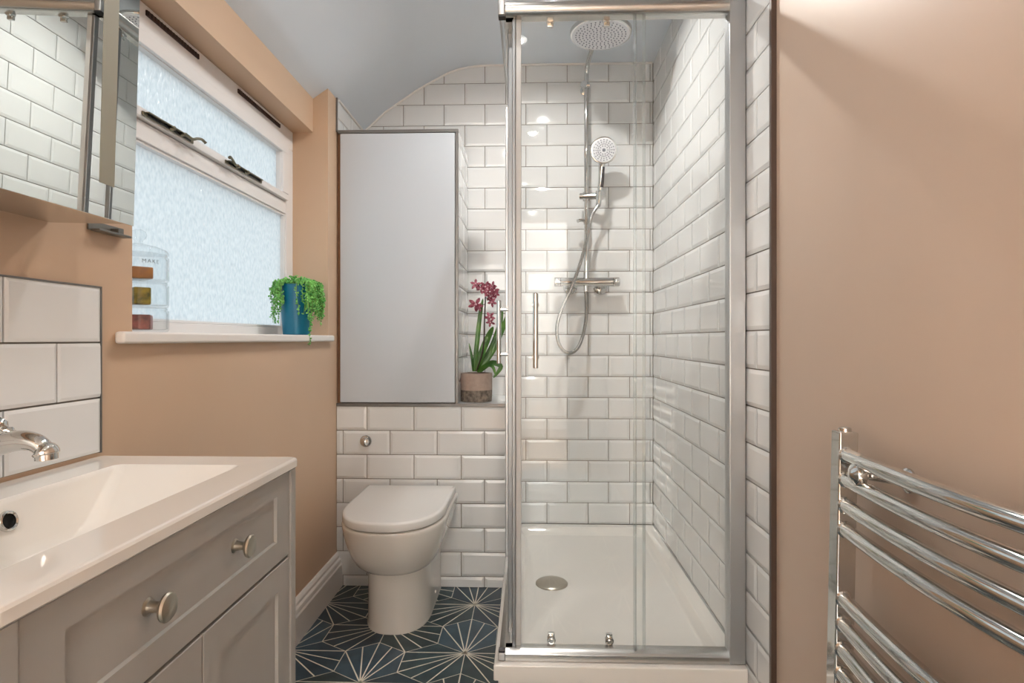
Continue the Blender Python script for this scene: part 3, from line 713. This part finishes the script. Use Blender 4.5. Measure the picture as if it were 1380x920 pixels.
for y in (0.965, 0.606):
  for z in (.8175, .22):
    dx = 0.018 * math.sin(PI * (1.0215 - y) / .503)
    mb = MB(); xb = 0.5575 - dx
    yw = y - 0.035
    mb.lathe([(.020, 0), (.020, .004), (.014, .009), (.0105, .012)], (0.606, yw, z), (-1, 0, 0), 24)
    mb.tube([(0.597, yw, z), (xb + .014, y, z)], .0095, 16)
    mb.lathe([(.013, 0), (.0175, .004), (.019, .011), (.0165, .018), (.009, .023), (.001, .0245)], (xb + .004, y, z), (-1, 0, 0), 24)
    mb.done('wall_bracket', CHROME, ra)
ra.rotation_euler = (0, math.radians(1.2), 0)

# ------------------------------------------------------------------ trailing plant on the sill
PX, PY, PZ = -0.862, 2.088, 1.0588
pl = thing('trailing_plant', 'trailing green bead plant in a tall teal pot on the window sill', 'potted plant', (PX, PY, PZ))
mb = MB(); mb.lathe([(.002, 0), (.046, 0), (.048, .003), (.062, .176), (.0635, .18), (.0635, .184), (.060, .184), (.0585, .176), (.0575, .165)], (PX, PY, PZ), n=40, cap1=False); mb.done('pot', TEAL, pl)
mb = MB(); mb.lathe([(.0578, .166), (.03, .170), (.001, .172)], (PX, PY, PZ), n=24, cap0=False); mb.done('soil', SOIL, pl)
rnd = random.Random(3)
mb = MB()
def bead(p, r):
    t = bmesh.new(); bmesh.ops.create_icosphere(t, subdivisions=1, radius=r)
    m = Matrix.Translation(p) @ Matrix.Rotation(rnd.uniform(0, 6.28), 4, Vector((rnd.uniform(-1, 1), rnd.uniform(-1, 1), rnd.uniform(-1, 1))).normalized()) @ Matrix.Diagonal((1.15, .95, .62, 1))
    mb.merge(t, 0, m)
TOPZ = PZ + .182
strands = []
for k in range(34): strands.append((rnd.uniform(-70, 50), rnd.uniform(.05, .125)))
for k in range(12): strands.append((rnd.uniform(-50, -15), rnd.uniform(.09, .135)))
strands += [(-24, .222), (-32, .18), (5, .15)]
for k in range(9): strands.append((rnd.uniform(-128, -106), rnd.uniform(.05, .10)))
for k in range(3): strands.append((rnd.uniform(-135, -115), rnd.uniform(.11, .165)))
for k in range(13): strands.append((rnd.uniform(140, 235), rnd.uniform(.02, .055)))
strands += [(188, .12), (196, .14)]
for k in range(9): strands.append((rnd.uniform(60, 130), rnd.uniform(.02, .07)))
for th, Ln in strands:
    a = math.radians(th); d = Vector((math.cos(a), math.sin(a), 0))
    st = Vector((PX, PY, TOPZ)) + d * rnd.uniform(.02, .05); rim = .068 + rnd.uniform(0, .010) + (.012 if -80 < th < 50 else 0) * rnd.random()
    pts = [st, st + Vector((0, 0, rnd.uniform(.008, .022))), Vector((PX, PY, TOPZ + rnd.uniform(.004, .012))) + d * rim]
    e = Vector((PX, PY, TOPZ)) + d * (rim + rnd.uniform(.0, .014))
    sw = Vector((rnd.uniform(-.01, .01), rnd.uniform(-.01, .01), 0))
    pts += [e - Vector((0, 0, Ln * .35)) , e + sw - Vector((0, 0, Ln * .7)), e + sw * 1.3 - Vector((0, 0, Ln))]
    pts = smooth_path(pts, 6)
    mb.tube(pts, .0010, 5, mi=1)
    acc = 0
    for p, q2 in zip(pts, pts[1:]):
        acc += (q2 - p).length
        while acc > .0066:
            acc -= .0066
            bead(p + Vector((rnd.uniform(-1, 1), rnd.uniform(-1, 1), rnd.uniform(-.4, .6))) * .0055, rnd.uniform(.0034, .0050))
for k in range(230):
    a = rnd.uniform(0, 2 * PI); r = .072 * math.sqrt(rnd.random()); h = .034 * (1 - (r / .08) ** 2)
    bead(Vector((PX + r * math.cos(a), PY + r * math.sin(a), TOPZ + h * rnd.uniform(.4, 1.1))), rnd.uniform(.0035, .0052))
mb.done('foliage', [LEAFG, pbr('pale_strand', (120, 160, 80), .5)], pl, 60)

# ------------------------------------------------------------------ stacked glass jars with soaps on the sill
JX, JY = -0.893, 1.278
JZ = 1.0590
names = ['bottom clear glass jar of the stack on the window sill', 'middle clear glass jar of the stack on the window sill', 'top clear glass jar of the stack, with printed letters']
hts = [.056, .058, .064]
z = JZ
jz = []
for i in range(3):
    h = hts[i]; R = .060
    mb = MB()
    mb.lathe([(.001, 0), (R - .006, 0), (R - .002, .002), (R, .006), (R, h - .008), (R - .003, h - .005), (R - .003, h - .0008), (R - .0055, h - .0008), (R - .0055, h - .008), (R - .003, h - .012), (R - .003, .008), (R - .008, .005), (.001, .005)], (JX, JY, z), n=48)
    tag_o = mb.done('glass_jar', JARG, None, 40)
    tag(tag_o, names[i], 'glass jar', 'stacked glass jars')
    if i == 2: jar_top = tag_o
    jz.append(z); z += h
mb = MB(); mb.lathe([(.001, .0005), (.0535, .0005), (.0595, .001), (.0595, .004), (.056, .010), (.040, .017), (.018, .022), (.009, .025), (.008, .031), (.013, .036), (.0165, .044), (.014, .052), (.007, .056), (.001, .057)], (JX, JY, z), n=48)
tag(mb.done('jar_lid', JARG), 'domed clear glass lid with ball knob on the jar stack', 'lid')
def bar(loc, rz, sx_, sy_, sz_, mat, rx=0):
    t = MB(); t.box(-sx_ / 2, sx_ / 2, -sy_ / 2, sy_ / 2, -sz_ / 2, sz_ / 2, .003)
    o = t.done('soap_bar', mat); o.location = loc; o.rotation_euler = (rx, 0, rz); return o
o = bar((JX - .004, JY - .004, jz[0] + .0055 + .0175), .5, .062, .05, .034, SOAPP); tag(o, 'pink wrapped soap bar in the bottom glass jar', 'soap', 'soaps in the jars')
o = bar((JX, JY, jz[1] + .0055 + .020), -.75, .072, .034, .039, SOAPG); tag(o, 'green and yellow wrapped soap bar in the middle glass jar', 'soap', 'soaps in the jars')
lb = MB(); lb.lathe([(.014, 0), (.0135, .0006), (.001, .0007)], (0, -.0171, 0), (0, -1, 0), 24); lbo = lb.done('label', SOAPY, o); lbo.matrix_parent_inverse = Matrix.Identity(4)
o = bar((JX - .002, JY, jz[2] + .0055 + .014), -.7, .076, .042, .027, SOAPO); tag(o, 'orange wrapped soap bar in the top glass jar', 'soap', 'soaps in the jars')
# letters printed round the top jar
fc = bpy.data.curves.new('letters', 'FONT'); fc.body = 'MAKE'; fc.size = .012; fc.align_x = 'CENTER'; fc.space_character = 1.25
fo = bpy.data.objects.new('letters', fc); C.objects.link(fo)
bpy.context.view_layer.update()
me = bpy.data.meshes.new_from_object(fo.evaluated_get(bpy.context.evaluated_depsgraph_get())); bpy.data.objects.remove(fo)
a0 = math.radians(-33)
t = bmesh.new(); t.from_mesh(me)
bmesh.ops.subdivide_edges(t, edges=t.edges[:], cuts=1)
for v in t.verts:
    a = a0 + v.co.x / .0604; v.co = Vector((JX + .0604 * math.cos(a), JY + .0604 * math.sin(a), jz[2] + .040 + v.co.y - (v.co.x * 6) ** 2 * .06))
mb = MB(); mb.merge(t); mb.done('lettering', INK, jar_top)

# ------------------------------------------------------------------ orchid on the ledge
OX, OY, OZ = -0.2345, 2.505, 0.7725
orc = thing('potted_orchid', 'burgundy orchid with strap leaves in a two-tone pot on the tiled ledge', 'potted plant', (OX, OY, OZ))
mb = MB(); mb.lathe([(.002, 0), (.066, 0), (.0685, .003), (.0695, .050)], (OX, OY, OZ), n=40, mi=1, cap1=False); mb.lathe([(.0695, .050), (.0698, .051), (.070, .118), (.069, .123), (.064, .123), (.063, .110)], (OX, OY, OZ), n=40, cap0=False, cap1=False, mi=0)
mb.done('pot', [POTA, POTB], orc)
mb = MB(); mb.lathe([(.0635, .111), (.03, .114), (.001, .115)], (OX, OY, OZ), n=24, cap0=False); mb.done('soil', SOIL, orc)
def strap(path, wd, curl=.15):
    pts = smooth_path(path, 6); n = len(pts); m = MB(); rows = []
    for i, p in enumerate(pts):
        t = i / (n - 1); d = (pts[min(i + 1, n - 1)] - pts[max(i - 1, 0)]).normalized()
        side = d.cross(Vector((0, -1, 0.12))).normalized(); nn = side.cross(d).normalized()
        w_ = wd * (math.sin(PI * min(1, .18 + t * .82)) ** .6) * (1 if t < .97 else .5) / 2 + .0006
        rows.append([p - side * w_ + nn * (w_ * .35), p + nn * .0, p + side * w_ + nn * (w_ * .35), p + side * w_ * .98 + nn * (w_ * .35 + .0012), p + nn * .0018, p - side * w_ * .98 + nn * (w_ * .35 + .0012)])
    m.loft(rows); return m.done('leaf', ORCL, orc, 60)
def op(px, py, y): return bp(px, py, y)
strap([op(639, 500, 2.505), op(643, 462, 2.50), op(647, 425, 2.50), op(651, 402, 2.495)], .020)
strap([op(638, 500, 2.505), op(636, 482, 2.49), op(632, 462, 2.49)], .010)
strap([op(641, 500, 2.51), op(650, 474, 2.505), op(659, 452, 2.50), op(665, 440, 2.49)], .030)
strap([op(645, 500, 2.515), op(657, 480, 2.53), op(666, 462, 2.54), op(674, 436, 2.54), op(677, 414, 2.53)], .028)
strap([op(646, 500, 2.515), op(664, 473, 2.52), op(675, 448, 2.52), op(684, 426, 2.51), op(690, 402, 2.50)], .024)
strap([op(644, 500, 2.50), op(656, 492, 2.46), op(664, 494, 2.44), op(668, 506, 2.43)], .016)
strap([op(648, 499, 2.49), op(662, 489, 2.45), op(675, 494, 2.44), op(665, 509, 2.44)], .022)
mb = MB(); mb.tube(smooth_path([op(642, 500, 2.50), op(651, 470, 2.49), op(653, 430, 2.49), op(654, 400, 2.48), op(652, 386, 2.48)], 5), .0028, 8)
for a_, b_ in (((654, 395), (663, 388)), ((653.5, 400), (661, 405)), ((653, 425), (659, 430)), ((653, 388), (643, 381)), ((653, 410), (643, 412))):
    mb.tube([op(a_[0], a_[1], 2.485), op(b_[0], b_[1], 2.47)], .0016, 6)
mb.done('stem', STEMM, orc)
rf = random.Random(11)
def flower(p, s):
    m = MB(); f = Vector((rf.uniform(-.5, .5), -1, rf.uniform(-.35, .3))).normalized(); q_ = Vector((0, 0, 1)).rotation_difference(f); ph = rf.uniform(0, 6)
    for k in range(5):
        a = ph + 2 * PI * k / 5 + rf.uniform(-.2, .2); d = q_ @ Vector((math.cos(a), math.sin(a), 0)); sd = f.cross(d)
        rows = []
        for t, w_ in ((0.05, .06), (.3, .2), (.6, .24), (.85, .14), (1, .02)):
            c = p + d * (s * t) + f * (s * (.25 * t - .35 * t * t))
            rows.append([c - sd * s * w_, c + f * .0012, c + sd * s * w_, c - f * .0012])
        m.loft(rows)
    m.lathe([(s * .05, -.002), (s * .16, .002), (s * .1, s * .3), (.0005, s * .4)], p, f, 10, mi=1)
    m.done('flower', [PETAL, PETALC], orc, 60)
for px, py, s in ((641, 383, .026), (648, 389, .024), (654, 386, .027), (656, 393, .024), (663, 385, .025), (666, 391, .025), (661, 399, .026), (663, 407, .024), (641, 410, .034), (646, 414, .02), (660, 427, .026), (661, 434, .022), (668, 396, .02)):
    flower(op(px, py, 2.47 + rf.uniform(-.012, .01)), s)
